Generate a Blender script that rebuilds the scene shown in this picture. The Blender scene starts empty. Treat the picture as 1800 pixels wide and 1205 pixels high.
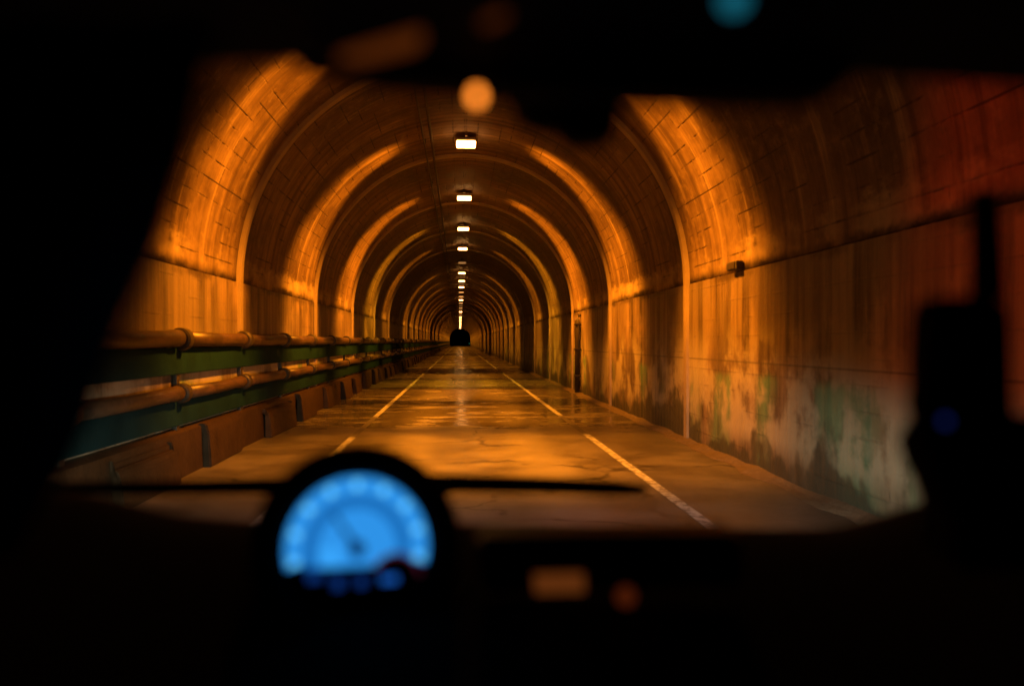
import bpy, bmesh, math, random
from mathutils import Vector, Matrix
from math import radians as R, sin, cos, pi
random.seed(7)
S = bpy.context.scene
COL = S.collection

# ------------------------------------------------------------------ camera
YAW = math.atan(92 / 1400)
EYE = Vector((0, 0, 1.40))
cd = bpy.data.cameras.new('camera'); cam = bpy.data.objects.new('camera', cd); COL.objects.link(cam)
cd.sensor_width = 36; cd.lens = 28; cd.clip_start = 0.02; cd.clip_end = 3000
cam.location = EYE; cam.rotation_euler = (R(90) - 0.0018, 0, -YAW)
cd.dof.use_dof = True; cd.dof.focus_distance = 24; cd.dof.aperture_fstop = 1.45
cd.dof.aperture_blades = 0
S.camera = cam
# ------------------------------------------------------------------ world (night sky)
w = bpy.data.worlds.new('World'); S.world = w; w.use_nodes = True
wn = w.node_tree; sky = wn.nodes.new('ShaderNodeTexSky'); sky.sky_type = 'NISHITA'; sky.sun_disc = False
sky.sun_elevation = R(-9); sky.sun_rotation = R(200)
bg = wn.nodes['Background']; bg.inputs['Strength'].default_value = 0.05
wn.links.new(sky.outputs[0], bg.inputs[0])
S.view_settings.view_transform = 'Standard'; S.view_settings.look = 'None'
S.view_settings.exposure = 0; S.view_settings.gamma = 1
S.cycles.max_bounces = 6; S.cycles.caustics_reflective = False; S.cycles.caustics_refractive = False

LAMP_RGB = (1.0, 0.27, 0.008)      # sodium orange
LAMP_W = 3500
HEAD_W = 370
# ------------------------------------------------------------------ helpers
def link(o, parent=None):
    COL.objects.link(o)
    if parent: o.parent = parent
    return o
def obj(name, bm, mat, parent=None, smooth=False):
    me = bpy.data.meshes.new(name); bm.to_mesh(me); bm.free()
    if mat: me.materials.append(mat)
    if smooth:
        for p in me.polygons: p.use_smooth = True
    return link(bpy.data.objects.new(name, me), parent)
def thing(name, label, cat, loc=(0, 0, 0), group=None):
    o = bpy.data.objects.new(name, None); COL.objects.link(o); o.location = loc
    o.empty_display_size = .1
    o['label'] = label; o['category'] = cat
    if group: o['group'] = group
    return o
def tag(o, label, cat, group=None):
    o['label'] = label; o['category'] = cat
    if group: o['group'] = group
    return o
def struct(o): o['kind'] = 'structure'; return o
def box(bm, c, s, bev=0, rot=None):
    m = Matrix.Translation(c)
    if rot: m = m @ rot
    r = bmesh.ops.create_cube(bm, size=1, matrix=m @ Matrix.Diagonal((*s, 1)))
    if bev:
        es = list({e for v in r['verts'] for e in v.link_edges})
        bmesh.ops.bevel(bm, geom=es, offset=bev, segments=3, affect='EDGES', profile=.5)
def tube(bm, pts, rad, seg=12, caps=True):
    """round tube through pts; rad number or list"""
    pts = [Vector(p) for p in pts]; rings = []
    for i, p in enumerate(pts):
        a = pts[max(i - 1, 0)]; b = pts[min(i + 1, len(pts) - 1)]
        t = (b - a).normalized()
        up = Vector((0, 0, 1)) if abs(t.z) < .95 else Vector((1, 0, 0))
        u = t.cross(up).normalized(); v = u.cross(t)
        r = rad[i] if isinstance(rad, (list, tuple)) else rad
        rings.append([bm.verts.new(p + r * (cos(2 * pi * k / seg) * u + sin(2 * pi * k / seg) * v)) for k in range(seg)])
    for a, b in zip(rings, rings[1:]):
        for k in range(seg): bm.faces.new((a[k], a[(k + 1) % seg], b[(k + 1) % seg], b[k]))
    if caps: bm.faces.new(rings[0][::-1]); bm.faces.new(rings[-1])
def prism(bm, pts, axis, a, b):
    """extrude a 2-D outline; axis 'y': pts are (x,z); axis 'x': pts are (y,z)"""
    def P(p, t): return (p[0], t, p[1]) if axis == 'y' else (t, p[0], p[1])
    A = [bm.verts.new(P(p, a)) for p in pts]; B = [bm.verts.new(P(p, b)) for p in pts]
    n = len(pts)
    for i in range(n): bm.faces.new((A[i], A[(i + 1) % n], B[(i + 1) % n], B[i]))
    bm.faces.new(A[::-1]); bm.faces.new(B)
    bmesh.ops.recalc_face_normals(bm, faces=bm.faces)

class NT:
    def __init__(s, tree): s.t = tree; s.n = tree.nodes; s.l = tree.links
    def new(s, ty, **kw):
        n = s.n.new(ty)
        for k, v in kw.items(): setattr(n, k, v)
        return n
    def put(s, sock, v):
        if isinstance(v, bpy.types.NodeSocket): s.l.new(v, sock)
        else: sock.default_value = v
    def m(s, op, a, b=None, c=None, clamp=False):
        n = s.new('ShaderNodeMath', operation=op); n.use_clamp = clamp
        s.put(n.inputs[0], a)
        if b is not None: s.put(n.inputs[1], b)
        if c is not None: s.put(n.inputs[2], c)
        return n.outputs[0]
    def step(s, v, a, b, lo=0., hi=1.):
        n = s.new('ShaderNodeMapRange', interpolation_type='SMOOTHSTEP')
        s.put(n.inputs[0], v); s.put(n.inputs[1], a); s.put(n.inputs[2], b); s.put(n.inputs[3], lo); s.put(n.inputs[4], hi)
        return n.outputs[0]
    def mix(s, f, a, b, mode='MIX'):
        n = s.new('ShaderNodeMix', data_type='RGBA', blend_type=mode)
        s.put(n.inputs[0], f); s.put(n.inputs[6], a if isinstance(a, bpy.types.NodeSocket) else (*a[:3], 1))
        s.put(n.inputs[7], b if isinstance(b, bpy.types.NodeSocket) else (*b[:3], 1))
        return n.outputs[2]
    def noise(s, vec, scale, detail=4, rough=.55, sc=(1, 1, 1), off=(0, 0, 0), dist=0):
        mp = s.new('ShaderNodeMapping'); s.l.new(vec, mp.inputs[0]); mp.inputs['Scale'].default_value = sc; mp.inputs['Location'].default_value = off
        n = s.new('ShaderNodeTexNoise'); s.l.new(mp.outputs[0], n.inputs['Vector'])
        n.inputs['Scale'].default_value = scale; n.inputs['Detail'].default_value = detail
        n.inputs['Roughness'].default_value = rough; n.inputs['Distortion'].default_value = dist
        return n.outputs[0]
    def bump(s, h, strength=.5, dist=.02):
        n = s.new('ShaderNodeBump'); s.put(n.inputs['Height'], h); n.inputs['Strength'].default_value = strength; n.inputs['Distance'].default_value = dist
        return n.outputs[0]
def mat(name):
    m = bpy.data.materials.new(name); m.use_nodes = True
    nt = NT(m.node_tree); return m, nt, nt.n['Principled BSDF']
def plain(name, col, rough=.6, metal=0, spec=.5, noisy=.25, scale=20):
    m, nt, b = mat(name)
    co = nt.new('ShaderNodeTexCoord').outputs['Object']
    f = nt.noise(co, scale, 5)
    c = nt.mix(f, tuple(x * (1 - noisy) for x in col), tuple(min(1, x * (1 + noisy)) for x in col))
    nt.put(b.inputs['Base Color'], c); nt.put(b.inputs['Roughness'], rough); b.inputs['Metallic'].default_value = metal
    b.inputs['Specular IOR Level'].default_value = spec
    if noisy > .4: nt.put(b.inputs['Normal'], nt.bump(nt.noise(co, scale * 1.5, 6, .7), .8, .02))
    return m
def glow(name, col, strength):
    m, nt, b = mat(name)
    b.inputs['Base Color'].default_value = (.02, .02, .02, 1); b.inputs['Emission Color'].default_value = (*col, 1)
    b.inputs['Emission Strength'].default_value = strength
    return m

# ------------------------------------------------------------------ dimensions
CX, HW, SPR = 0.105, 3.075, 2.20            # tunnel centre, half width, springing height
XR, XL = CX + HW, CX - HW
Y0, Y1 = -14.0, 238.0
LX, LZ = 0.12, 5.10                       # lamp row
SP = 5.65
lamp_y = [15.0 + SP * k for k in range(-2, 39)]

# ------------------------------------------------------------------ materials of the setting
def wall_mat(name, lower, side=1):
    m, nt, b = mat(name)
    uv = nt.new('ShaderNodeUVMap').outputs[0]
    sep = nt.new('ShaderNodeSeparateXYZ'); nt.l.new(uv, sep.inputs[0]); u, v = sep.outputs[0], sep.outputs[1]
    off = (13.7 * side, 3.1 * side, 0)
    big = nt.noise(uv, .55, 5, .6, off=off)
    fine = nt.noise(uv, 7, 6, .65, off=off)
    # board marks of the formwork: long thin boards along the tunnel
    mp = nt.new('ShaderNodeMapping'); nt.l.new(uv, mp.inputs[0])
    warp = nt.noise(uv, .8, 2)
    br = nt.new('ShaderNodeTexBrick'); br.offset = .37; br.offset_frequency = 2
    nt.l.new(mp.outputs[0], br.inputs['Vector'])
    br.inputs['Scale'].default_value = 1; br.inputs['Brick Width'].default_value = 1.9; br.inputs['Row Height'].default_value = .21
    br.inputs['Mortar Size'].default_value = .011; br.inputs['Mortar Smooth'].default_value = .35; br.inputs['Bias'].default_value = 0
    br.inputs['Color1'].default_value = (.85, .85, .85, 1); br.inputs['Color2'].default_value = (1, 1, 1, 1); br.inputs['Mortar'].default_value = (0, 0, 0, 1)
    breaks = nt.step(nt.noise(uv, 1.6, 4, .7, sc=(.7, 2.2, 1), off=off), .46, .60)
    seam = nt.m('MULTIPLY', br.outputs['Fac'], breaks)
    if not lower:
        c = nt.mix(nt.step(big, .3, .7), (.045, .027, .016), (.20, .135, .085))
        c = nt.mix(nt.step(fine, .45, .8, 0, .5), c, (.27, .20, .14))
        c = nt.mix(.45, c, br.outputs['Color'], 'MULTIPLY') if False else c
        damp = nt.step(nt.noise(uv, 1.1, 6, .72, sc=(1.5, .5, 1), off=(5, 9 * side, 0)), .50, .66)
        stv = nt.noise(uv, 1.0, 7, .7, sc=(4.5, .22, 1), off=(11, 6 * side, 0), dist=.1)
        c = nt.mix(nt.step(stv, .34, .56, .75, 0), c, (.045, .028, .018))
        c = nt.mix(nt.step(stv, .54, .70, 0, .55), c, (.33, .25, .17))
        c = nt.mix(nt.m('MULTIPLY', damp, .75), c, (.09, .06, .04))
        c = nt.mix(nt.m('MULTIPLY', seam, .85), c, (.035, .022, .015))
        # ragged lime and dirt either side of the joint at the springing
        e = nt.m('ABSOLUTE', v)
        h = nt.noise(uv, 3.0, 6, .7, sc=(1, 2, 1), off=off)
        pale = nt.m('MULTIPLY', nt.step(nt.m('ADD', e, nt.m('MULTIPLY', h, -.55)), -.05, .1, 1, 0), nt.step(nt.noise(uv, .7, 5, .65, off=(31, 6 * side, 0)), .42, .62, .05, .75))
        c = nt.mix(pale, c, (.38, .30, .20))
        dark = nt.step(nt.m('ADD', e, nt.m('MULTIPLY', nt.noise(uv, 2.1, 6, .75, off=(2, 4 * side, 0)), -.26)), -.10, -.02, 1, 0)
        c = nt.mix(nt.m('MULTIPLY', dark, nt.step(nt.noise(uv, .9, 4, .6, off=(8, 2, 0)), .42, .6)), c, (.05, .035, .025))
        rough = nt.step(big, .3, .7, .55, .8)
        hgt = nt.m('ADD', nt.m('MULTIPLY', seam, -1.0), nt.m('ADD', nt.m('MULTIPLY', fine, .35), nt.m('MULTIPLY', big, .5)))
    else:
        st = nt.noise(uv, 1.0, 7, .66, sc=(3.4, .16, 1), off=off, dist=.15)       # run-down streaks
        st2 = nt.noise(uv, 1.0, 5, .6, sc=(9.0, .4, 1), off=off)
        c = nt.mix(nt.step(st, .34, .62), (.032, .020, .014), (.20, .145, .105))
        blot = nt.noise(uv, 1.2, 6, .65, sc=(1, .7, 1), off=(19, 5 * side, 0))
        c = nt.mix(nt.m('MULTIPLY', nt.step(st2, .52, .70, 0, .75), nt.step(blot, .42, .6)), c, (.36, .28, .22))
        c = nt.mix(nt.m('MULTIPLY', nt.step(st2, .30, .47, .7, 0), nt.step(blot, .6, .45)), c, (.05, .035, .03))
        c = nt.mix(nt.m('MULTIPLY', nt.step(blot, .5, .64), .6), c, (.28, .20, .155))
        c = nt.mix(nt.step(nt.noise(uv, 1.0, 4, .55, sc=(.55, .3, 1), off=(29, 5 * side, 0)), .50, .58, 0, .6), c, (.085, .06, .05))
        c = nt.mix(nt.step(big, .40, .66, 0, .55), c, (.12, .10, .085))
        # greenish weathered paint in upright panels
        gr = nt.step(nt.noise(uv, 1.0, 3, .5, sc=(.85, .25, 1), off=(41.3, 7 * side, 0)), .48, .66)
        gz = nt.step(nt.m('ADD', v, nt.m('MULTIPLY', big, .3)), 1.10, 1.22, 1, 0)
        c = nt.mix(nt.m('MULTIPLY', nt.m('MULTIPLY', gr, gz), .55), c, (.11, .30, .19))
        # pale lime blooming low on the wall, then a ragged dark splash line at the base
        bl = nt.step(nt.noise(uv, 1.3, 6, .62, sc=(1, .8, 1), off=(3, 8 * side, 0)), .43, .55)
        blz = nt.m('MULTIPLY', nt.step(v, .15, .45), nt.step(v, 1.0, 1.7, 1, 0))
        c = nt.mix(nt.m('MULTIPLY', nt.m('MULTIPLY', bl, blz), .8), c, (.34, .30, .24))
        jag = nt.noise(uv, 1.3, 4, .55, sc=(.9, .7, 1), off=off)
        base = nt.step(nt.m('SUBTRACT', v, nt.m('MULTIPLY', nt.m('SUBTRACT', jag, .36), 2.2)), -.10, .12, 1, 0)
        c = nt.mix(nt.m('MULTIPLY', base, .88), c, (.045, .045, .038))
        c = nt.mix(nt.m('MULTIPLY', seam, .18), c, (.04, .03, .02))
        ln = nt.m('MULTIPLY', nt.step(nt.m('ABSOLUTE', nt.m('SUBTRACT', v, 1.17)), .004, .016, 1, 0), .6)
        c = nt.mix(ln, c, (.05, .04, .03))
        e = nt.m('ABSOLUTE', nt.m('SUBTRACT', v, SPR))
        dark = nt.step(nt.m('ADD', e, nt.m('MULTIPLY', nt.noise(uv, 2.1, 6, .75, off=(2, 4 * side, 0)), -.26)), -.10, -.02, 1, 0)
        c = nt.mix(nt.m('MULTIPLY', dark, nt.step(nt.noise(uv, .9, 4, .6, off=(8, 2, 0)), .42, .6)), c, (.05, .035, .025))
        rough = nt.step(st2, .3, .7, .62, .34)
        hgt = nt.m('ADD', nt.m('MULTIPLY', seam, -.2), nt.m('ADD', nt.m('MULTIPLY', fine, .4), nt.m('MULTIPLY', st, .6)))
    b.inputs['Specular IOR Level'].default_value = .45 if lower else .15
    nt.put(b.inputs['Base Color'], c); nt.put(b.inputs['Roughness'], rough)
    nt.put(b.inputs['Normal'], nt.bump(hgt, .7, .03))
    return m
M_vault = wall_mat('board_marked_concrete', False)
M_wallR = wall_mat('stained_wall_concrete', True, 1)
M_wallL = wall_mat('stained_wall_concrete_b', True, 2)

def road_mat():
    m, nt, b = mat('worn_damp_asphalt')
    co = nt.new('ShaderNodeTexCoord').outputs['Object']
    sep = nt.new('ShaderNodeSeparateXYZ'); nt.l.new(co, sep.inputs[0]); x, y = sep.outputs[0], sep.outputs[1]
    fine = nt.noise(co, 55, 4, .7); mid = nt.noise(co, 1.4, 6, .65); big = nt.noise(co, .35, 4, .6, sc=(1, .5, 1))
    c = nt.mix(nt.step(mid, .3, .7), (.070, .062, .058), (.18, .164, .158))
    c = nt.mix(nt.step(fine, .5, .8, 0, .5), c, (.15, .14, .125))
    vo = nt.new('ShaderNodeTexVoronoi', feature='DISTANCE_TO_EDGE'); wv = nt.new('ShaderNodeVectorMath', operation='ADD')
    nz = nt.new('ShaderNodeTexNoise'); nt.l.new(co, nz.inputs['Vector']); nz.inputs['Scale'].default_value = 1.3; nz.inputs['Detail'].default_value = 5
    nt.l.new(co, wv.inputs[0]); nt.l.new(nz.outputs['Color'], wv.inputs[1]); nt.l.new(wv.outputs[0], vo.inputs['Vector']); vo.inputs['Scale'].default_value = .42
    crack = nt.m('MULTIPLY', nt.step(vo.outputs['Distance'], .004, .018, 1, 0), nt.step(mid, .42, .58))
    grain = nt.noise(co, 24, 5, .8)
    c = nt.mix(nt.step(grain, .30, .50, .6, 0), c, (.035, .03, .028))
    # wheel tracks a little paler
    tr = nt.step(nt.m('ABSOLUTE', nt.m('SUBTRACT', nt.m('ABSOLUTE', nt.m('SUBTRACT', x, .15)), .8)), .1, .45, .35, 0)
    c = nt.mix(tr, c, (.29, .27, .265))
    # puddled, broken stretch ahead: ragged near edge, thinning away from the camera
    edge = nt.m('ADD', y, nt.m('MULTIPLY', nt.m('SUBTRACT', nt.noise(co, 1.1, 7, .72, sc=(.8, 1, 1)), .5), 3.2))
    zone = nt.m('MULTIPLY', nt.step(edge, 12.9, 13.3), nt.step(edge, 17.5, 27, 1, .0))
    wet = nt.m('MULTIPLY', nt.step(nt.noise(co, 1.0, 8, .7, sc=(.6, 1.2, 1), off=(3, 1, 0)), .43, .50), zone)
    damp = nt.step(big, .38, .62)
    gravel = nt.noise(co, 13, 5, .75, sc=(1, .8, 1))
    lip = nt.m('MULTIPLY', nt.step(nt.m('ABSOLUTE', nt.m('SUBTRACT', edge, 13.05)), .02, .14, 1, 0), .5)
    c = nt.mix(nt.m('MULTIPLY', wet, .45), c, (.05, .042, .036))
    c = nt.mix(lip, c, (.018, .014, .012))
    c = nt.mix(nt.m('MULTIPLY', crack, .85), c, (.015, .012, .010))
    ro = nt.m('ADD', nt.m('MULTIPLY', damp, -.14), nt.m('ADD', nt.step(y, 10, 26, .44, .32), nt.m('MULTIPLY', nt.m('SUBTRACT', mid, .5), .25)))
    ro = nt.m('ADD', nt.m('MULTIPLY', ro, nt.m('SUBTRACT', 1, wet)), nt.m('MULTIPLY', wet, .11))
    nt.put(b.inputs['Base Color'], c); nt.put(b.inputs['Roughness'], ro)
    rip = nt.noise(co, 8, 5, .65, sc=(.6, 1.2, 1))
    h = nt.m('ADD', nt.m('MULTIPLY', nt.m('MULTIPLY', fine, .25), nt.m('SUBTRACT', 1, wet)), nt.m('ADD', nt.m('MULTIPLY', nt.m('MULTIPLY', gravel, .35), nt.m('SUBTRACT', 1, wet)), nt.m('MULTIPLY', rip, nt.m('ADD', .20, nt.m('MULTIPLY', wet, .03)))))
    nt.put(b.inputs['Normal'], nt.bump(h, .55, .03))
    return m
M_road = road_mat()
def line_mat():
    m, nt, b = mat('worn_road_paint')
    co = nt.new('ShaderNodeTexCoord').outputs['Object']
    f = nt.noise(co, 9, 6, .7)
    sep = nt.new('ShaderNodeSeparateXYZ'); nt.l.new(co, sep.inputs[0])
    y = nt.m('ADD', sep.outputs[1], nt.m('MULTIPLY', nt.m('SUBTRACT', nt.noise(co, 1.3, 6, .7), .5), 2.4))
    gone = nt.m('MULTIPLY', nt.step(y, 11.6, 12.2), nt.step(y, 14.8, 15.6, 1, 0))
    c = nt.mix(nt.step(f, .44, .60), (.60, .62, .66), (.20, .19, .19))
    c = nt.mix(nt.m('MULTIPLY', gone, .93), c, (.05, .042, .035))
    nt.put(b.inputs['Base Color'], c); nt.put(b.inputs['Roughness'], .5)
    return m
M_line = line_mat()
M_kerb = plain('kerb_concrete', (.040, .024, .014), .5, spec=.15, noisy=.55, scale=5)
M_gutter = plain('grit', (.12, .09, .065), .8, noisy=.6, scale=18)
M_black = plain('black_plastic', (.004, .0035, .0035), .8, spec=.08)
M_dash = plain('soft_dark_dash', (.014, .009, .006), .85, spec=.15)
M_rubber = plain('wiper_rubber', (.008, .007, .006), .8, spec=.1)
M_paint = plain('dark_body_paint', (.012, .012, .014), .35, spec=.4)
M_housing = plain('lamp_housing_metal', (.16, .13, .10), .55, metal=.3)
M_cable = plain('dirty_conduit', (.04, .03, .022), .7)
M_hill = plain('dark_hillside', (.03, .035, .02), .95, scale=.2)
def rail_mat():
    m, nt, b = mat('rusty_painted_pipe')
    co = nt.new('ShaderNodeTexCoord').outputs['Object']
    f = nt.noise(co, 3, 6, .7, sc=(1, .5, 1)); g = nt.noise(co, 14, 4)
    c = nt.mix(nt.step(f, .42, .62), (.075, .042, .027), (.03, .018, .012))
    c = nt.mix(nt.step(g, .6, .75, 0, .6), c, (.16, .11, .085))
    nt.put(b.inputs['Base Color'], c); nt.put(b.inputs['Roughness'], .45)
    return m
M_rail = rail_mat()
M_collar = plain('dark_collar_iron', (.035, .027, .022), .5, metal=.2)
M_panel = plain('dark_green_painted_steel', (.006, .026, .034), .8, spec=.05, noisy=.6, scale=2.5)

# ------------------------------------------------------------------ ground and road
bm = bmesh.new()
bmesh.ops.create_grid(bm, x_segments=1, y_segments=1, size=900); 
struct(obj('ground', bm, M_hill)).location = (0, 500, -.05)
bm = bmesh.new()
ys = [Y0 + i * 4 for i in range(80)]
for i in range(len(ys) - 1):
    v = [bm.verts.new(p) for p in ((XL - .3, ys[i], 0), (XR + .3, ys[i], 0), (XR + .3, ys[i + 1], 0), (XL - .3, ys[i + 1], 0))]
    bm.faces.new(v)
bmesh.ops.remove_doubles(bm, verts=bm.verts, dist=1e-4)
struct(obj('road', bm, M_road))
for nm, x0, lab in (('white_edge_line', 1.90, 'right'), ('white_edge_line', -1.56, 'left')):
    bm = bmesh.new()
    n = 120
    rows = []
    for i in range(n + 1):
        y = Y0 + (Y1 + 30 - Y0) * i / n
        rows.append((bm.verts.new((x0 - .05, y, .004)), bm.verts.new((x0 + .05, y, .004))))
    for a, b_ in zip(rows, rows[1:]): bm.faces.new((a[0], a[1], b_[1], b_[0]))
    struct(obj(nm, bm, M_line))
# left ledge under the guard rail
bm = bmesh.new()
prism(bm, [(XL + .002, -.02), (-2.85, -.02), (-2.87, .46), (XL + .002, .50)], 'y', Y0, Y1)
struct(obj('kerb', bm, M_kerb))
# gutter of grit at the right wall
bm = bmesh.new()
prev = None
for i in range(700):
    y = Y0 + i * .36
    wd = .07 + .07 * random.random() * random.random(); hh = .015 + .035 * random.random()
    row = [bm.verts.new((XR + .01, y, hh + .03)), bm.verts.new((XR - wd * .6, y, hh)), bm.verts.new((XR - wd * 1.5, y, .002))]
    if prev:
        for k in range(2): bm.faces.new((prev[k], prev[k + 1], row[k + 1], row[k]))
    prev = row
go = obj('gutter_grit', bm, M_gutter); go['kind'] = 'stuff'; tag(go, 'ridge of brown grit along the foot of the right wall', 'grit')

# proud kerb blocks along the left ledge
proto = None; y = 4.2; i = 0
ords = ['nearest', 'second nearest', 'third nearest', 'fourth nearest', 'fifth nearest', 'sixth nearest', 'seventh nearest', 'eighth nearest']
while y < 120:
    L = random.uniform(.9, 1.7)
    bm = bmesh.new()
    t = random.uniform(.03, .10); top = random.uniform(.30, .50)
    prism(bm, [(-2.864, .0), (-2.78 + t * .5, .0), (-2.79, top * .8), (-2.82, top), (-2.92, top + .005), (-2.92, .40), (-2.864, .40)], 'y', 0, L)
    bmesh.ops.bevel(bm, geom=list(bm.edges), offset=.014, segments=2, affect='EDGES')
    o = obj('kerb_block', bm, M_kerb); o.location = (random.uniform(-.01, .03), y, 0); o.rotation_euler.z = random.uniform(-.02, .02)
    lab = ('%s worn concrete kerb block along the left edge of the road' % ords[i]) if i < 8 else 'small distant concrete kerb block of the far left kerb row'
    tag(o, lab, 'kerb block', 'kerb blocks along the left edge')
    y += L + random.uniform(.7, 1.4); i += 1

# ------------------------------------------------------------------ tunnel
tun = thing('tunnel', 'arched concrete road tunnel with stained walls around the road', 'tunnel', (0, 0, 0))
def sheet(name, prof, vs, mt, parent, y0=Y0, y1=Y1, step=2.825, smooth=True):
    bm = bmesh.new(); uvl = bm.loops.layers.uv.new('UVMap')
    n = int(round((y1 - y0) / step)); grid = []
    for i in range(n + 1):
        y = y0 + (y1 - y0) * i / n
        grid.append([bm.verts.new((p[0], y, p[1])) for p in prof])
    for i in range(n):
        for j in range(len(prof) - 1):
            f = bm.faces.new((grid[i][j], grid[i + 1][j], grid[i + 1][j + 1], grid[i][j + 1]))
            for lp, (a, b_) in zip(f.loops, ((i, j), (i + 1, j), (i + 1, j + 1), (i, j + 1))):
                lp[uvl].uv = (y0 + (y1 - y0) * a / n, vs[b_])
    return obj(name, bm, mt, parent, smooth)
RV = HW + .012
prof = [(CX - RV * cos(pi * k / 72), SPR + RV * sin(pi * k / 72)) for k in range(73)]
half = [min(k, 72 - k) for k in range(73)]
vs = [RV * pi * k / 72 if k <= 36 else RV * pi * (72 - k) / 72 for k in range(73)]
va = sheet('vault', prof, vs, M_vault, tun)
md = va.modifiers.new('thick', 'SOLIDIFY'); md.thickness = .5; md.offset = -1
for side, x, mt in ((1, XR, M_wallR), (-1, XL, M_wallL)):
    prof = [(x + side * .5, SPR - .004), (x, SPR - .004), (x, SPR - .5), (x, 1.2), (x, .6), (x, -.05), (x + side * .5, -.05)]
    if side == 1: prof = prof[::-1]
    sheet('side_wall', prof, [p[1] for p in prof], mt, tun, smooth=False)
# shallow ribs closing each lining bay, just beyond each lamp
rib_p = None
for k, ly in enumerate(lamp_y):
    if ly < 6: continue
    y = ly + 1.62
    if rib_p is None:
        bm = bmesh.new()
        ang = [pi * q / 60 for q in range(61)]
        ro, ri = RV + .02, RV - .02
        path = [(CX - HW - .03, 0)] + [(CX - ro * cos(a), SPR + ro * sin(a)) for a in ang] + [(CX + HW + .03, 0)]
        path2 = [(XL + .03, 0)] + [(CX - (ri - .03) * cos(a), SPR + (ri - .03) * sin(a)) for a in ang] + [(XR - .03, 0)]
        V = []
        for (a, b_) in zip(path, path2):
            V.append([bm.verts.new((a[0], -.10, a[1])), bm.verts.new((b_[0], -.07, b_[1])), bm.verts.new((b_[0], .07, b_[1])), bm.verts.new((a[0], .10, a[1]))])
        for a, b_ in zip(V, V[1:]):
            for q in range(3): bm.faces.new((a[q], a[q + 1], b_[q + 1], b_[q]))
        bmesh.ops.recalc_face_normals(bm, faces=bm.faces)
        rib_p = obj('lining_rib', bm, plain('rib_concrete', (.26, .20, .15), .7, noisy=.4, scale=3), tun); o = rib_p
    else:
        o = rib_p.copy(); COL.objects.link(o); o.parent = tun
    o.location = (0, y, 0)

# conduits along the crown
for x, z_off, rr, lab in ((-.66, 0, .018, 'thin dark cable conduit along the crown, further from the lamps'), (-.52, 0, .026, 'thicker dark cable conduit along the crown, beside the lamps')):
    bm = bmesh.new(); z = SPR + math.sqrt(RV * RV - (x - CX) ** 2) - rr - .06
    tube(bm, [(x, Y0, z), (x, Y1, z)], rr, 8)
    for i in range(60):
        yy = Y0 + 1 + i * 4
        box(bm, (x, yy, z + .03), (.05, .03, .07 + rr))
    tag(obj('cable_conduit', bm, M_cable), lab, 'conduit')

bx = thing('junction_box', 'small dark junction box on the right wall just above the joint line', 'junction box', (XR, 8.9, 2.26))
bm = bmesh.new(); box(bm, (-.045, 0, 0), (.09, .30, .10), .012); obj('box_body', bm, M_cable, bx)
bm = bmesh.new(); box(bm, (-.096, 0, 0), (.012, .26, .075), .003); obj('box_lid', bm, M_collar, bx)
dp = thing('dark_void_tube', 'dark tube added for an upright dark void in the right wall beside bright vertical stains', 'stand-in tube', (XR, 20.8, 0))  # added tube standing in for a dark upright void in the wall
bm = bmesh.new(); tube(bm, [(-.09, 0, .06), (-.09, 0, 1.95), (-.03, 0, 2.12)], .07, 14); obj('stand_in_tube', bm, M_collar, dp, True)
for zz in (.5, 1.2, 1.85):
    bm = bmesh.new(); box(bm, (-.08, 0, zz), (.175, .19, .05), .008); obj('void_tube_clamp', bm, M_cable, dp)

# ------------------------------------------------------------------ lamps
def lamp_light(name, watts, rgb):
    ld = bpy.data.lights.new(name, 'POINT'); ld.energy = watts; ld.color = (1, 1, 1); ld.shadow_soft_size = .12
    ld.use_nodes = True; nt = NT(ld.node_tree); em = nt.n['Emission']
    nrm = nt.new('ShaderNodeTexCoord').outputs['Normal']
    sp = nt.new('ShaderNodeSeparateXYZ'); nt.l.new(nrm, sp.inputs[0]); s, dz = sp.outputs[1], sp.outputs[2]
    s = nt.m('MULTIPLY', s, nt.m('SUBTRACT', 1, nt.m('MULTIPLY', nt.m('MULTIPLY', dz, dz), .50)))
    # fan shaped distribution: wide across the road, narrow along it, sharper on the far side
    far = nt.step(s, .24, .40, 1, 0); near = nt.step(s, -.38, -.10, 0, 1)
    near = nt.m('MULTIPLY', near, near)
    fan = nt.m('ADD', nt.m('MULTIPLY', nt.m('MULTIPLY', far, near), .9995), .0005)
    dn = nt.step(dz, -.02, .06, 1, .008)
    # side throw a little stronger than straight down
    side = nt.m('MULTIPLY', nt.step(nt.m('ABSOLUTE', sp.outputs[0]), .0, .55, .95, 1.0), nt.step(dz, -.97, -.05, 2.0, .30))
    ax = nt.m('ABSOLUTE', sp.outputs[0])        # weaker throw towards the road edges, stronger again on the walls
    dip = nt.m('SUBTRACT', 1, nt.m('MULTIPLY', nt.m('MULTIPLY', nt.step(ax, .12, .38), nt.step(ax, .50, .72, 1, 0)), .62))
    nt.put(em.inputs['Strength'], nt.m('MULTIPLY', nt.m('MULTIPLY', nt.m('MULTIPLY', fan, dn), side), dip))
    nt.put(em.inputs['Color'], (*rgb, 1))
    return ld
M_lit = glow('lit_lamp_glass', (1, .42, .11), 20)
M_dimlit = glow('dim_lamp_glass', (1, .40, .10), 1.3)
M_off = glow('unlit_lamp_glass', (1, .42, .12), .35)  # switched-off lamps: dim orange reflection in the glass put in as emission
L_full = lamp_light('sodium_full', LAMP_W, LAMP_RGB)
L_red = lamp_light('sodium_red', LAMP_W * .07, (1, .03, .0))
L_mid = lamp_light('sodium_mid', LAMP_W * .30, (1, .31, .010))
L_yel = lamp_light('sodium_yellow', LAMP_W * .5, (1, .37, .010))
L_dim = lamp_light('sodium_dim', LAMP_W * .22, LAMP_RGB)
hb = bmesh.new()
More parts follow.
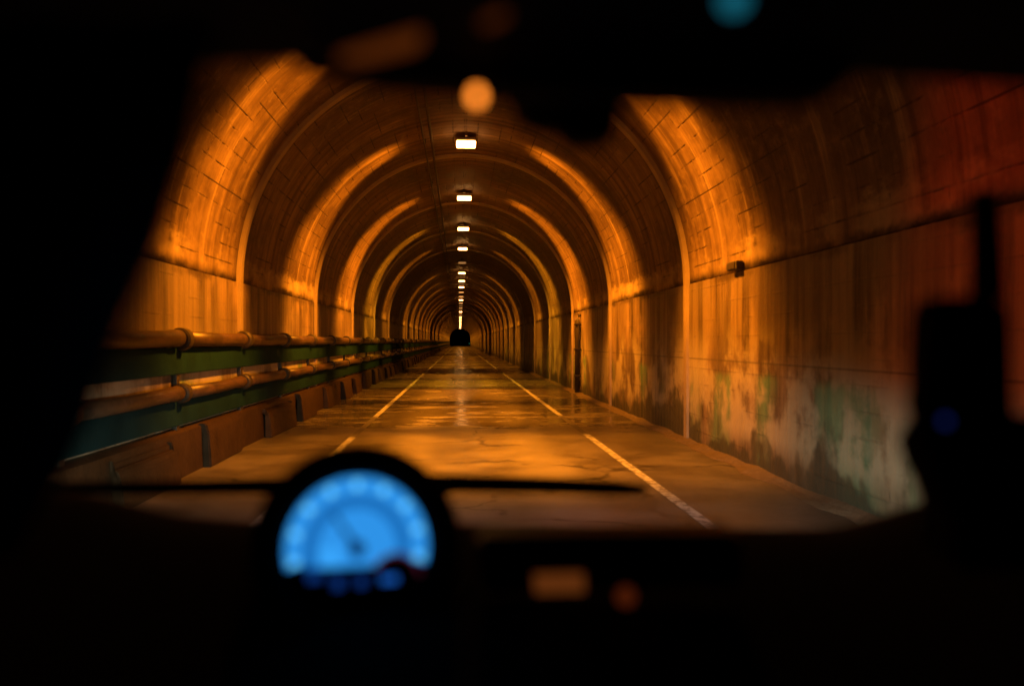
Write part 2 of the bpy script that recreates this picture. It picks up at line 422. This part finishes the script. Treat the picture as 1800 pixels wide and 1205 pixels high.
box(hb, (0, .01, .055), (.36, .40, .05), .015)
box(hb, (0, -.22, .17), (.05, .05, .14)); box(hb, (0, .22, .17), (.05, .05, .14))
hme = bpy.data.meshes.new('housing'); hb.to_mesh(hme); hb.free(); hme.materials.append(M_housing)
db = bmesh.new(); box(db, (0, 0, .0), (.36, .42, .05), .02)
def dmesh(m):
    me = bpy.data.meshes.new('lamp_glass'); db.to_mesh(me); me.materials.append(m); return me
D = {'lit': dmesh(M_lit), 'dim': dmesh(M_dimlit), 'off': dmesh(M_off)}
state = {4: 'off', 8: 'dim', 9: 'dim', 11: 'dim', 12: 'off', 13: 'dim', 14: 'off', 16: 'dim', 17: 'off', 18: 'dim', 20: 'dim', 22: 'dim'}
nth = ['first', 'second', 'third', 'fourth', 'fifth', 'sixth', 'seventh', 'eighth', 'ninth', 'tenth', 'eleventh', 'twelfth']
for i, ly in enumerate(lamp_y):
    k = i - 2
    st = state.get(k, 'lit') if k < 23 else ('lit' if k % 2 else 'dim')
    adj = {'lit': 'brightly lit', 'dim': 'dimly glowing', 'off': 'nearly dark'}[st]
    if k < 0: lab = ('reddish lamp on the tunnel crown almost above the car', 'ceiling lamp behind the rear-view mirror, last before the visible row')[k + 2]
    elif k < 12: lab = '%s ceiling lamp, %s in the visible row below the rear-view mirror' % (adj, nth[k])
    else: lab = 'tiny far ceiling lamp beyond the twelfth of the row'
    t = thing('ceiling_lamp', lab, 'ceiling lamp', (LX, ly, LZ), 'lamps in a row along the tunnel crown')
    link(bpy.data.objects.new('lamp_housing', hme), t)
    link(bpy.data.objects.new('lamp_glass', D[st]), t)
    ld = {'dim': L_dim, 'off': None}.get(st, L_full if k in (-1, 0, 1) else L_yel if k in (2,) else L_red if k in (-2,) else L_mid)
    if k > 22: ld = L_mid
    if ld:
        lo = bpy.data.objects.new('lamp_light', ld); link(lo, t); lo.location = (0, 0, -.16)
db.free()

# ------------------------------------------------------------------ guard rail of pipes along the left wall
gr = thing('guard_rail', 'two fat rusty pipe rails with dark collars and green panels along the left wall', 'guard rail', (-3.0, 0, .5))
def loc(o): o.location = (3.0, 0, -.5); return o
XRail = -2.885
for zz, rr in ((1.425, .080), (.865, .070)):
    bm = bmesh.new(); yy = -1.2
    while yy < Y1 - 2:
        # each length sags and sits a touch differently, with a swaged end
        a = random.uniform(-.008, .008); b_ = random.uniform(-.01, .01)
        tube(bm, [(XRail + a, yy + .05, zz + b_), (XRail + a, yy + 1.2, zz + b_ - .006), (XRail - a, yy + 2.05, zz - b_), (XRail - a, yy + 2.12, zz - b_), (XRail - a, yy + 2.30, zz - b_)],
             [rr, rr, rr, rr * 1.12, rr * 1.12], 20)
        yy += 2.42
    loc(obj('pipe_rail', bm, M_rail, gr, True))
cb = bmesh.new()
for zz, rr in ((1.425, .118), (.865, .102)):
    tube(cb, [(XRail, -.07, zz), (XRail, -.055, zz), (XRail, .055, zz), (XRail, .07, zz)], [rr * .8, rr, rr, rr * .8], 20)
box(cb, (XL + .03, 0, .97), (.05, .09, 1.0), .01)
cme = bpy.data.meshes.new('bracket_post'); cb.to_mesh(cme); cb.free(); cme.materials.append(M_collar)
for i in range(46):
    o = bpy.data.objects.new('bracket_post', cme); link(o, gr); o.location = (3.0, -1.2 + 2.42 * i, -.5)
for z0, z1 in ((1.06, 1.335), (.53, .785)):
    bm = bmesh.new()
    prism(bm, [(-2.905, z0), (-2.90, z0 + .01), (-2.90, z1 - .01), (-2.905, z1), (-2.93, z1), (-2.93, z0)], 'y', Y0, Y1)
    loc(obj('green_panel', bm, M_panel, gr))

# ------------------------------------------------------------------ beyond the portal
bm = bmesh.new()
bmesh.ops.create_grid(bm, x_segments=60, y_segments=14, size=1)
for v in bm.verts:
    X, Yv = v.co.x * 420, v.co.y
    hgt = (Yv + 1) / 2
    v.co = Vector((X, 430 + hgt * 160, -2 + hgt * (75 + 22 * sin(X * .017 + 1) + 9 * sin(X * .06))))
struct(obj('hills', bm, M_hill, smooth=True))
# small green marker light beside the far portal
t = thing('marker_post', 'tiny green marker light at the right foot of the dark far portal', 'marker light', (2.75, 228, 0))
bm = bmesh.new(); tube(bm, [(0, 0, 0), (0, 0, .8)], [.05, .04], 10); obj('post', bm, M_collar, t)
bm = bmesh.new(); bmesh.ops.create_uvsphere(bm, u_segments=12, v_segments=8, radius=.09, matrix=Matrix.Translation((0, -.03, .86))); obj('marker_lens', bm, glow('green_lens', (.05, .5, .3), .8), t)

# ================================================================== the car the picture is taken from
# frame of reference: forward axis of the camera; u right, v up, d ahead (metres)
FW = Vector((sin(YAW), cos(YAW), 0)); RT = Vector((cos(YAW), -sin(YAW), 0)); UP = Vector((0, 0, 1))
def pt(px, py, d): return EYE + FW * d + RT * ((px - 900) / 1400 * d) + UP * ((602.5 - py) / 1400 * d)
car = thing('car', 'dark car interior seen from inside, dashboard and windscreen frame around the view', 'car', (0, 0, 0))
def strip(name, A, B, mt, thick, parent=car, smooth=True):
    """ruled surface between two rows of points, thickened"""
    bm = bmesh.new()
    a = [bm.verts.new(p) for p in A]; b_ = [bm.verts.new(p) for p in B]
    for i in range(len(A) - 1): bm.faces.new((a[i], a[i + 1], b_[i + 1], b_[i]))
    o = obj(name, bm, mt, parent, smooth)
    m = o.modifiers.new('thick', 'SOLIDIFY'); m.thickness = thick; m.offset = 0
    return o
# roof: header edge (in the windscreen plane) back over the camera
hdr = [(-420, 150), (0, 95), (180, 84), (330, 76), (520, 70), (900, 74), (1300, 84), (1520, 96), (1800, 116), (2200, 150)]
A = [pt(x, y, .50) for x, y in hdr]
B = [Vector((p.x * 1.15, -.9, 1.78)) for p in A]
roof = strip('roof', A, B, M_black, .03)
A2 = [pt(x, y - 3, .63) for x, y in hdr]; B2 = [pt(x, y - 75, .60) for x, y in hdr]
# sides and rear of the cabin (doors), dark
strip('door', [Vector((-.72, 1.25, .1)), Vector((-.72, -.9, .1))], [Vector((-.60, .9, 1.82)), Vector((-.60, -.9, 1.82))], M_black, .05)
strip('door', [Vector((.95, .30, .1)), Vector((.95, -.9, .1))], [Vector((.85, .30, 1.82)), Vector((.85, -.9, 1.82))], M_black, .05)
strip('rear_panel', [Vector((-.8, -.9, .1)), Vector((1.0, -.9, .1))], [Vector((-.8, -.9, 1.82)), Vector((1.0, -.9, 1.82))], M_black, .04)
# left windscreen pillar
edge = [(380, 40, .32), (358, 150, .33), (330, 260, .35), (285, 400, .38), (228, 520, .42), (192, 600, .45), (156, 720, .50), (122, 800, .53), (70, 880, .56), (30, 960, .58)]
A = [pt(*e) for e in edge]; B = [pt(e[0] - 420, e[1], e[2] * .92) for e in edge]
strip('windscreen_pillar', A, B, M_black, .02)
edge = [(2150, 40, .62), (2230, 400, .74), (2330, 600, .86), (2400, 960, 1.04)]
A = [pt(*e) for e in edge]; B = [pt(e[0] + 300, e[1], e[2] * .9) for e in edge]
strip('windscreen_pillar', A, B, M_black, .02)
# dashboard: crest line near the glass, falling towards the cabin
crest = [(-300, 835, 1.02), (20, 850, 1.04), (180, 866, 1.05), (290, 905, 1.06), (450, 915, 1.06), (800, 918, 1.06), (1150, 922, 1.06), (1380, 930, 1.06), (1500, 925, 1.04), (1600, 885, 1.02), (1700, 870, 1.0), (2000, 905, .96), (2300, 915, .94)]
bm = bmesh.new(); rows = []
for x, y, d in crest:
    d *= .87
    rows.append([bm.verts.new(pt(x, y + 60, d + .16)), bm.verts.new(pt(x, y + 6, d + .05)), bm.verts.new(pt(x, y, d)), bm.verts.new(pt(x, y + 22, d - .06)), bm.verts.new(pt(900 + (x - 900) * 1.15, y + 90, d - .14)), bm.verts.new(pt(900 + (x - 900) * 1.3, y + 330, d - .28)), bm.verts.new(pt(900 + (x - 900) * 1.5, y + 800, d - .4))])
for a, b_ in zip(rows, rows[1:]):
    for q in range(6): bm.faces.new((a[q], a[q + 1], b_[q + 1], b_[q]))
bmesh.ops.recalc_face_normals(bm, faces=bm.faces)
o = obj('dashboard', bm, M_dash, car, True); sd = o.modifiers.new('s', 'SUBSURF'); sd.levels = sd.render_levels = 2
# bonnet ahead, below the line of sight
bm = bmesh.new(); prev = None
for i in range(13):
    x = -.78 + i * .135
    cr = 1 - ((x - .03) / .85) ** 2
    row = [bm.verts.new((x, 1.30, .90 + .05 * cr)), bm.verts.new((x, 1.7, .86 + .05 * cr)), bm.verts.new((x, 2.05, .78 + .05 * cr)), bm.verts.new((x, 2.20 + .06 * cr, .62)), bm.verts.new((x, 2.20 + .05 * cr, .25))]
    if prev:
        for q in range(4): bm.faces.new((prev[q], row[q], row[q + 1], prev[q + 1]))
    prev = row
obj('bonnet', bm, M_paint, car, True)
# windscreen glass
gm = bpy.data.materials.new('windscreen_glass'); gm.use_nodes = True; g = NT(gm.node_tree); g.n.remove(g.n['Principled BSDF'])
tr = g.new('ShaderNodeBsdfTransparent'); tr.inputs[0].default_value = (.96, .97, .96, 1)
gl = g.new('ShaderNodeBsdfGlossy'); gl.inputs['Roughness'].default_value = .02
mx = g.new('ShaderNodeMixShader'); fr = g.new('ShaderNodeFresnel'); fr.inputs[0].default_value = 1.3
g.l.new(g.m('MULTIPLY', fr.outputs[0], .6), mx.inputs[0]); g.l.new(tr.outputs[0], mx.inputs[1]); g.l.new(gl.outputs[0], mx.inputs[2])
g.l.new(mx.outputs[0], g.n['Material Output'].inputs[0])
bm = bmesh.new(); rows = []
for j in range(7):
    t = j / 6
    rows.append([bm.verts.new(EYE + FW * ((1.13 - .47 * t) - .10 * ((i - 8) / 8) ** 2) + RT * ((-.78 + i * .105) * (1 - .15 * t)) + UP * (-.30 + .56 * t)) for i in range(17)])
for a, b_ in zip(rows, rows[1:]):
    for q in range(16): bm.faces.new((a[q], a[q + 1], b_[q + 1], b_[q]))
obj('windscreen', bm, gm, car, True)
# wiper lying across the foot of the glass
bm = bmesh.new()
W = [(60, 858), (250, 860), (430, 857), (620, 853), (800, 852), (960, 855), (1080, 860), (1135, 864)]
tube(bm, [pt(x, y, 1.10) for x, y in W], [.006, .010, .011, .013, .013, .012, .011, .007], 10)
tube(bm, [pt(640, 905, 1.09), pt(640, 880, 1.13), pt(800, 860, 1.14)], [.011, .010, .007], 10)
obj('windscreen_wiper', bm, M_rubber, car, True)

# ---- rear-view mirror
bm = bmesh.new()
d = .50
def plate(bm, pts, d, thick, bev=.004):
    f = [bm.verts.new(pt(x, y, d)) for x, y in pts]; k = [bm.verts.new(pt(x, y, d) + FW * thick) for x, y in pts]
    n = len(pts)
    fs = [bm.faces.new(f), bm.faces.new(k[::-1])] + [bm.faces.new((f[i], k[i], k[(i + 1) % n], f[(i + 1) % n])) for i in range(n)]
    bmesh.ops.recalc_face_normals(bm, faces=fs)
    if bev: bmesh.ops.bevel(bm, geom=list({e for q in fs for e in q.edges}), offset=bev, segments=3, affect='EDGES')
plate(bm, [(560, 124), (700, 140), (880, 158), (1100, 163), (1300, 168), (1440, 168), (1490, 150), (1512, 110), (1518, 30), (1500, -60), (700, -60), (580, 30)], d, .035, .003)
mir = obj('rear_view_mirror', bm, M_black, car)
bm = bmesh.new()
plate(bm, [(895, 140), (1090, 140), (1092, 200), (1085, 232), (1065, 248), (1015, 252), (992, 244), (985, 222), (960, 226), (925, 214), (900, 190)], .56, .03, .003)
obj('sensor_pod', bm, M_black, mir)
bm = bmesh.new()
plate(bm, [(496, 40), (505, 95), (530, 120), (560, 124), (600, 122), (760, 130), (820, -40), (500, -40)], .53, .02, .003)
obj('mount_arm', bm, M_black, mir)
bm = bmesh.new()     # brown reflected streaks near the visor, added as faint emission; no lamp there
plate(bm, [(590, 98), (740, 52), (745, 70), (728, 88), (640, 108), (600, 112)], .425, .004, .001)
obj('visor_streak_glow', bm, glow('brown_streak_glow', (1, .20, .02), .075), roof)
bm = bmesh.new(); plate(bm, [(845, 36), (890, 18), (892, 34), (850, 52)], .415, .004, .001)
obj('visor_streak_glow', bm, glow('brown_streak_glow_dim', (1, .20, .02), .05), roof)
bm = bmesh.new(); bmesh.ops.create_uvsphere(bm, u_segments=20, v_segments=12, radius=.0038, matrix=Matrix.Translation(pt(838, 172, .50)) @ Matrix.Diagonal((1, 1, 1.3, 1)))
obj('amber_reflection_blob', bm, glow('amber_reflection_glow', (1, .25, .022), 3.6), mir, True)  # added glowing bead in place of an amber reflection in the windscreen
bm = bmesh.new(); bmesh.ops.create_uvsphere(bm, u_segments=20, v_segments=12, radius=.007, matrix=Matrix.Translation(pt(1290, 2, .42)))
obj('teal_indicator', bm, glow('teal_led', (.008, .13, .19), 1.0), roof, True)

# ---- round instrument dial on the steering column
gc = pt(628, 965, .75)
n_ = (EYE - gc).normalized(); n_ = (n_ + Vector((0, 0, -.12))).normalized()
gx = UP.cross(n_).normalized(); gz = n_.cross(gx)
GS = .89
gM = Matrix((( gx.x, -n_.x, gz.x, gc.x), (gx.y, -n_.y, gz.y, gc.y), (gx.z, -n_.z, gz.z, gc.z), (0, 0, 0, 1)))
PX = .75 / 1400
gb = bmesh.new()
prof = [(.0, .075), (.095, .07), (.107, .04), (.110, .0), (.107, -.018), (.098, -.022), (.080, -.016), (.0765, .0008), (.0, .001)]
N = 64; rings = []
for r_, y_ in prof:
    rings.append([gb.verts.new((r_ * cos(2 * pi * i / N), y_, r_ * sin(2 * pi * i / N))) for i in range(N)] if r_ else [gb.verts.new((0, y_, 0))] * N)
for a, b_ in zip(rings, rings[1:]):
    for i in range(N):
        vs_ = []
        for q in (a[i], a[(i + 1) % N], b_[(i + 1) % N], b_[i]):
            if q not in vs_: vs_.append(q)
        gb.faces.new(vs_)
tube(gb, [(0, .07, -.01), (0, .22, -.10)], .05, 24)
gauge = obj('instrument_dial', gb, M_black, car, True); gauge.matrix_world = gM @ Matrix.Scale(GS, 4)
gauge.matrix_parent_inverse = Matrix(); 
def gpart(name, bm, mt):
    return obj(name, bm, mt, gauge)
def sector(bm, r0, r1, a0, a1, y, zmin=None, n=48):
    prev = None
    for i in range(n + 1):
        a = a0 + (a1 - a0) * i / n
        p = [(r0 * cos(a), r0 * sin(a)), (r1 * cos(a), r1 * sin(a))]
        if zmin is not None: p = [(x, max(z, zmin)) for x, z in p]
        row = [bm.verts.new((x, y, z)) for x, z in p]
        if prev and (row[0].co - row[1].co).length > 1e-6: bm.faces.new((prev[0], prev[1], row[1], row[0]))
        prev = row
zc = -.0190
a_lo = math.asin(zc / .075)
M_b1 = glow('dial_blue', (.028, .29, .80), 1.0)
M_b2 = glow('dial_blue_mid', (.010, .15, .48), 1.0)
M_b3 = glow('dial_blue_pale', (.040, .37, .95), 1.0)
M_b4 = glow('dial_marks', (.13, .58, 1.0), 1.3)
bm = bmesh.new(); sector(bm, .056, .0745, a_lo, pi - a_lo, -.0006); gpart('dial_rim_band', bm, M_b1)
# close the band to the chord with the mid ring and inner disc
def halfdisc(bm, r0, r1, y, n=64):
    """annulus r0..r1 kept above the chord zc"""
    prev = None
    al1 = math.asin(max(-1, zc / r1)); al0 = math.asin(max(-1, zc / r0)) if r0 > abs(zc) else -pi / 2
    for i in range(n + 1):
        t = i / n
        a1 = al1 + (pi - 2 * al1) * t
        if r0 > abs(zc): a0 = al0 + (pi - 2 * al0) * t; p0 = (r0 * cos(a0), r0 * sin(a0))
        else: p0 = (0, 0) if r0 == 0 else (r0 * cos(a1), r0 * sin(a1))
        row = [bm.verts.new((p0[0], y, p0[1])), bm.verts.new((r1 * cos(a1), y, r1 * sin(a1)))]
        if prev:
            if r0 == 0: bm.faces.new((prev[0], prev[1], row[1]))
            else: bm.faces.new((prev[0], prev[1], row[1], row[0]))
        prev = row
bm = bmesh.new(); halfdisc(bm, .041, .0562, -.0009); gpart('dial_scale_ring', bm, M_b2)
bm = bmesh.new()
prevv = None; vs_ = [bm.verts.new((.0415 * cos(a), -.0012, max(.0415 * sin(a), zc))) for a in [math.asin(zc / .0415) + (pi - 2 * math.asin(zc / .0415)) * i / 40 for i in range(41)]]
bm.faces.new(vs_); gpart('dial_centre', bm, M_b1)
for k in range(9):
    a = R(190) - R(200) * k / 8
    bm = bmesh.new(); sector(bm, .0615, .0700, a - .05, a + .05, -.0022, n=5)
    gpart('dial_mark', bm, M_b4)
bm = bmesh.new(); box(bm, (-.028, -.0025, -.0075), (.024, .001, .019), .0004); gpart('dial_readout', bm, M_b3)
M_nd = glow('needle_dark_blue', (.001, .02, .09), 1.0)
bm = bmesh.new(); ang = R(124)
tube(bm, [(0, -.006, 0), (.045 * cos(ang), -.006, .045 * sin(ang))], [.0032, .0018], 8); gpart('needle', bm, M_nd)
bm = bmesh.new(); tube(bm, [(0, -.003, 0), (0, -.010, 0)], .0085, 20); gpart('needle_hub', bm, M_nd)
# dark lower cover with small warning lights
bm = bmesh.new()
vs_ = [bm.verts.new((.0762 * cos(a), -.003, .0762 * sin(a))) for a in [math.asin(zc / .0762) - (pi + 2 * math.asin(zc / .0762)) * i / 40 for i in range(41)]]
bm.faces.new(vs_); gpart('lower_cover', bm, M_black)
M_w = glow('warning_blue', (.01, .10, .48), 1.0); M_w2 = glow('warning_blue_dim', (.004, .03, .18), 1.0)
for x, z, wd, hh, mt in ((-.044, -.0265, .014, .009, M_w2), (-.020, -.034, .010, .012, M_w2), (.004, -.034, .010, .010, M_w2), (.033, -.030, .017, .013, M_w)):
    bm = bmesh.new(); box(bm, (x, -.0045, z), (wd, .002, hh), .0008); gpart('warning_light', bm, mt)
bm = bmesh.new(); sector(bm, .0240, .0275, R(10), R(150), -.0060, n=20)
o = gpart('red_zone_arc', bm, glow('red_zone', (.06, .006, .02), 1.0)); o.location = (.040, 0, -.034)
bm = bmesh.new(); sector(bm, .0, .0235, R(0), R(180), -.0056, n=20)
o = gpart('column_cowl', bm, M_black); o.location = (.040, 0, -.0295)

# ---- centre display with two lit buttons
bm = bmesh.new()
plate(bm, [(838, 945), (1306, 938), (1312, 1036), (846, 1045)], .72, .05, .006)
disp = obj('centre_display', bm, plain('display_black', (.002, .002, .003), .4, spec=.1), car)
bm = bmesh.new(); plate(bm, [(938, 1012), (1026, 1010), (1028, 1044), (941, 1046)], .712, .004, .001)
obj('backlit_readout', bm, glow('amber_readout', (.10, .024, .004), 1.0), disp)
bm = bmesh.new(); tube(bm, [pt(1100, 1050, .712), pt(1100, 1050, .722)], .0085, 20)
obj('backlit_knob', bm, glow('amber_knob', (.06, .009, .0015), 1.0), disp)

# ---- handheld radio on its bracket, standing off the right side of the dashboard
rad = thing('radio_handset', 'black handheld radio with stubby aerial and blue light on the right of the dashboard', 'radio', tuple(pt(1712, 900, .58)))
def rl(o):
    o.location = -rad.location; return o
bm = bmesh.new(); plate(bm, [(1648, 522), (1775, 522), (1786, 545), (1790, 700), (1800, 905), (1655, 905), (1634, 760), (1632, 620), (1636, 540)], .58, .035, .006); rl(obj('radio_body', bm, M_black, rad))
bm = bmesh.new(); tube(bm, [pt(1738, 530, .60), pt(1734, 440, .60), pt(1730, 338, .60)], [.012, .0115, .010], 14); rl(obj('aerial', bm, M_black, rad, True))
for yy, xx in ((708, 1618), (765, 1612)):
    bm = bmesh.new(); tube(bm, [pt(xx + 40, yy, .595), pt(xx - 12, yy, .595)], [.0115, .0105], 16)
    bmesh.ops.bevel(bm, geom=[e for e in bm.edges if len(e.link_faces) == 2 and e.calc_face_angle(0) > 1], offset=.002, segments=2, affect='EDGES')
    rl(obj('side_knob', bm, M_black, rad))
bm = bmesh.new(); bmesh.ops.create_uvsphere(bm, u_segments=12, v_segments=8, radius=.003, matrix=Matrix.Translation(pt(1662, 742, .575))); rl(obj('blue_light', bm, glow('blue_led', (.01, .02, .14), .8), rad))
bm = bmesh.new()
plate(bm, [(1634, 770), (1655, 850), (1680, 880), (1690, 1010), (2060, 1010), (2040, 760), (1850, 740), (1790, 730)], .60, .06, .006); rl(obj('bracket', bm, M_black, rad))

# ---- headlamps of the car, just ahead of the bonnet
def head_light():
    ld = bpy.data.lights.new('headlamp_beam', 'POINT'); ld.energy = HEAD_W; ld.shadow_soft_size = .06
    ld.use_nodes = True; nt = NT(ld.node_tree); em = nt.n['Emission']
    nrm = nt.new('ShaderNodeTexCoord').outputs['Normal']
    sp = nt.new('ShaderNodeSeparateXYZ'); nt.l.new(nrm, sp.inputs[0])
    cut = nt.m('MULTIPLY', nt.step(sp.outputs[2], -.04, .13, 1, .003), nt.step(sp.outputs[2], -.45, -.12, .45, 1))
    fwd = nt.step(sp.outputs[1], .35, .97, 0, 1)
    nt.put(em.inputs['Strength'], nt.m('MULTIPLY', cut, fwd)); nt.put(em.inputs['Color'], (.92, 1.0, .72, 1))
    return ld
HB = head_light()
for x in (-.52, .62):
    bm = bmesh.new(); tube(bm, [(x, 2.10, .66), (x, 2.22, .66), (x, 2.26, .66)], [.085, .085, .07], 24)
    h = obj('headlamp', bm, M_housing, car)
    bm = bmesh.new(); tube(bm, [(x, 2.262, .66), (x, 2.272, .66)], [.066, .05], 24); obj('headlamp_lens', bm, glow('headlamp_glass', (.8, 1, .9), 3), h)
    lo = bpy.data.objects.new('headlamp_beam', HB); link(lo, h); lo.location = (x, 2.36, .66)
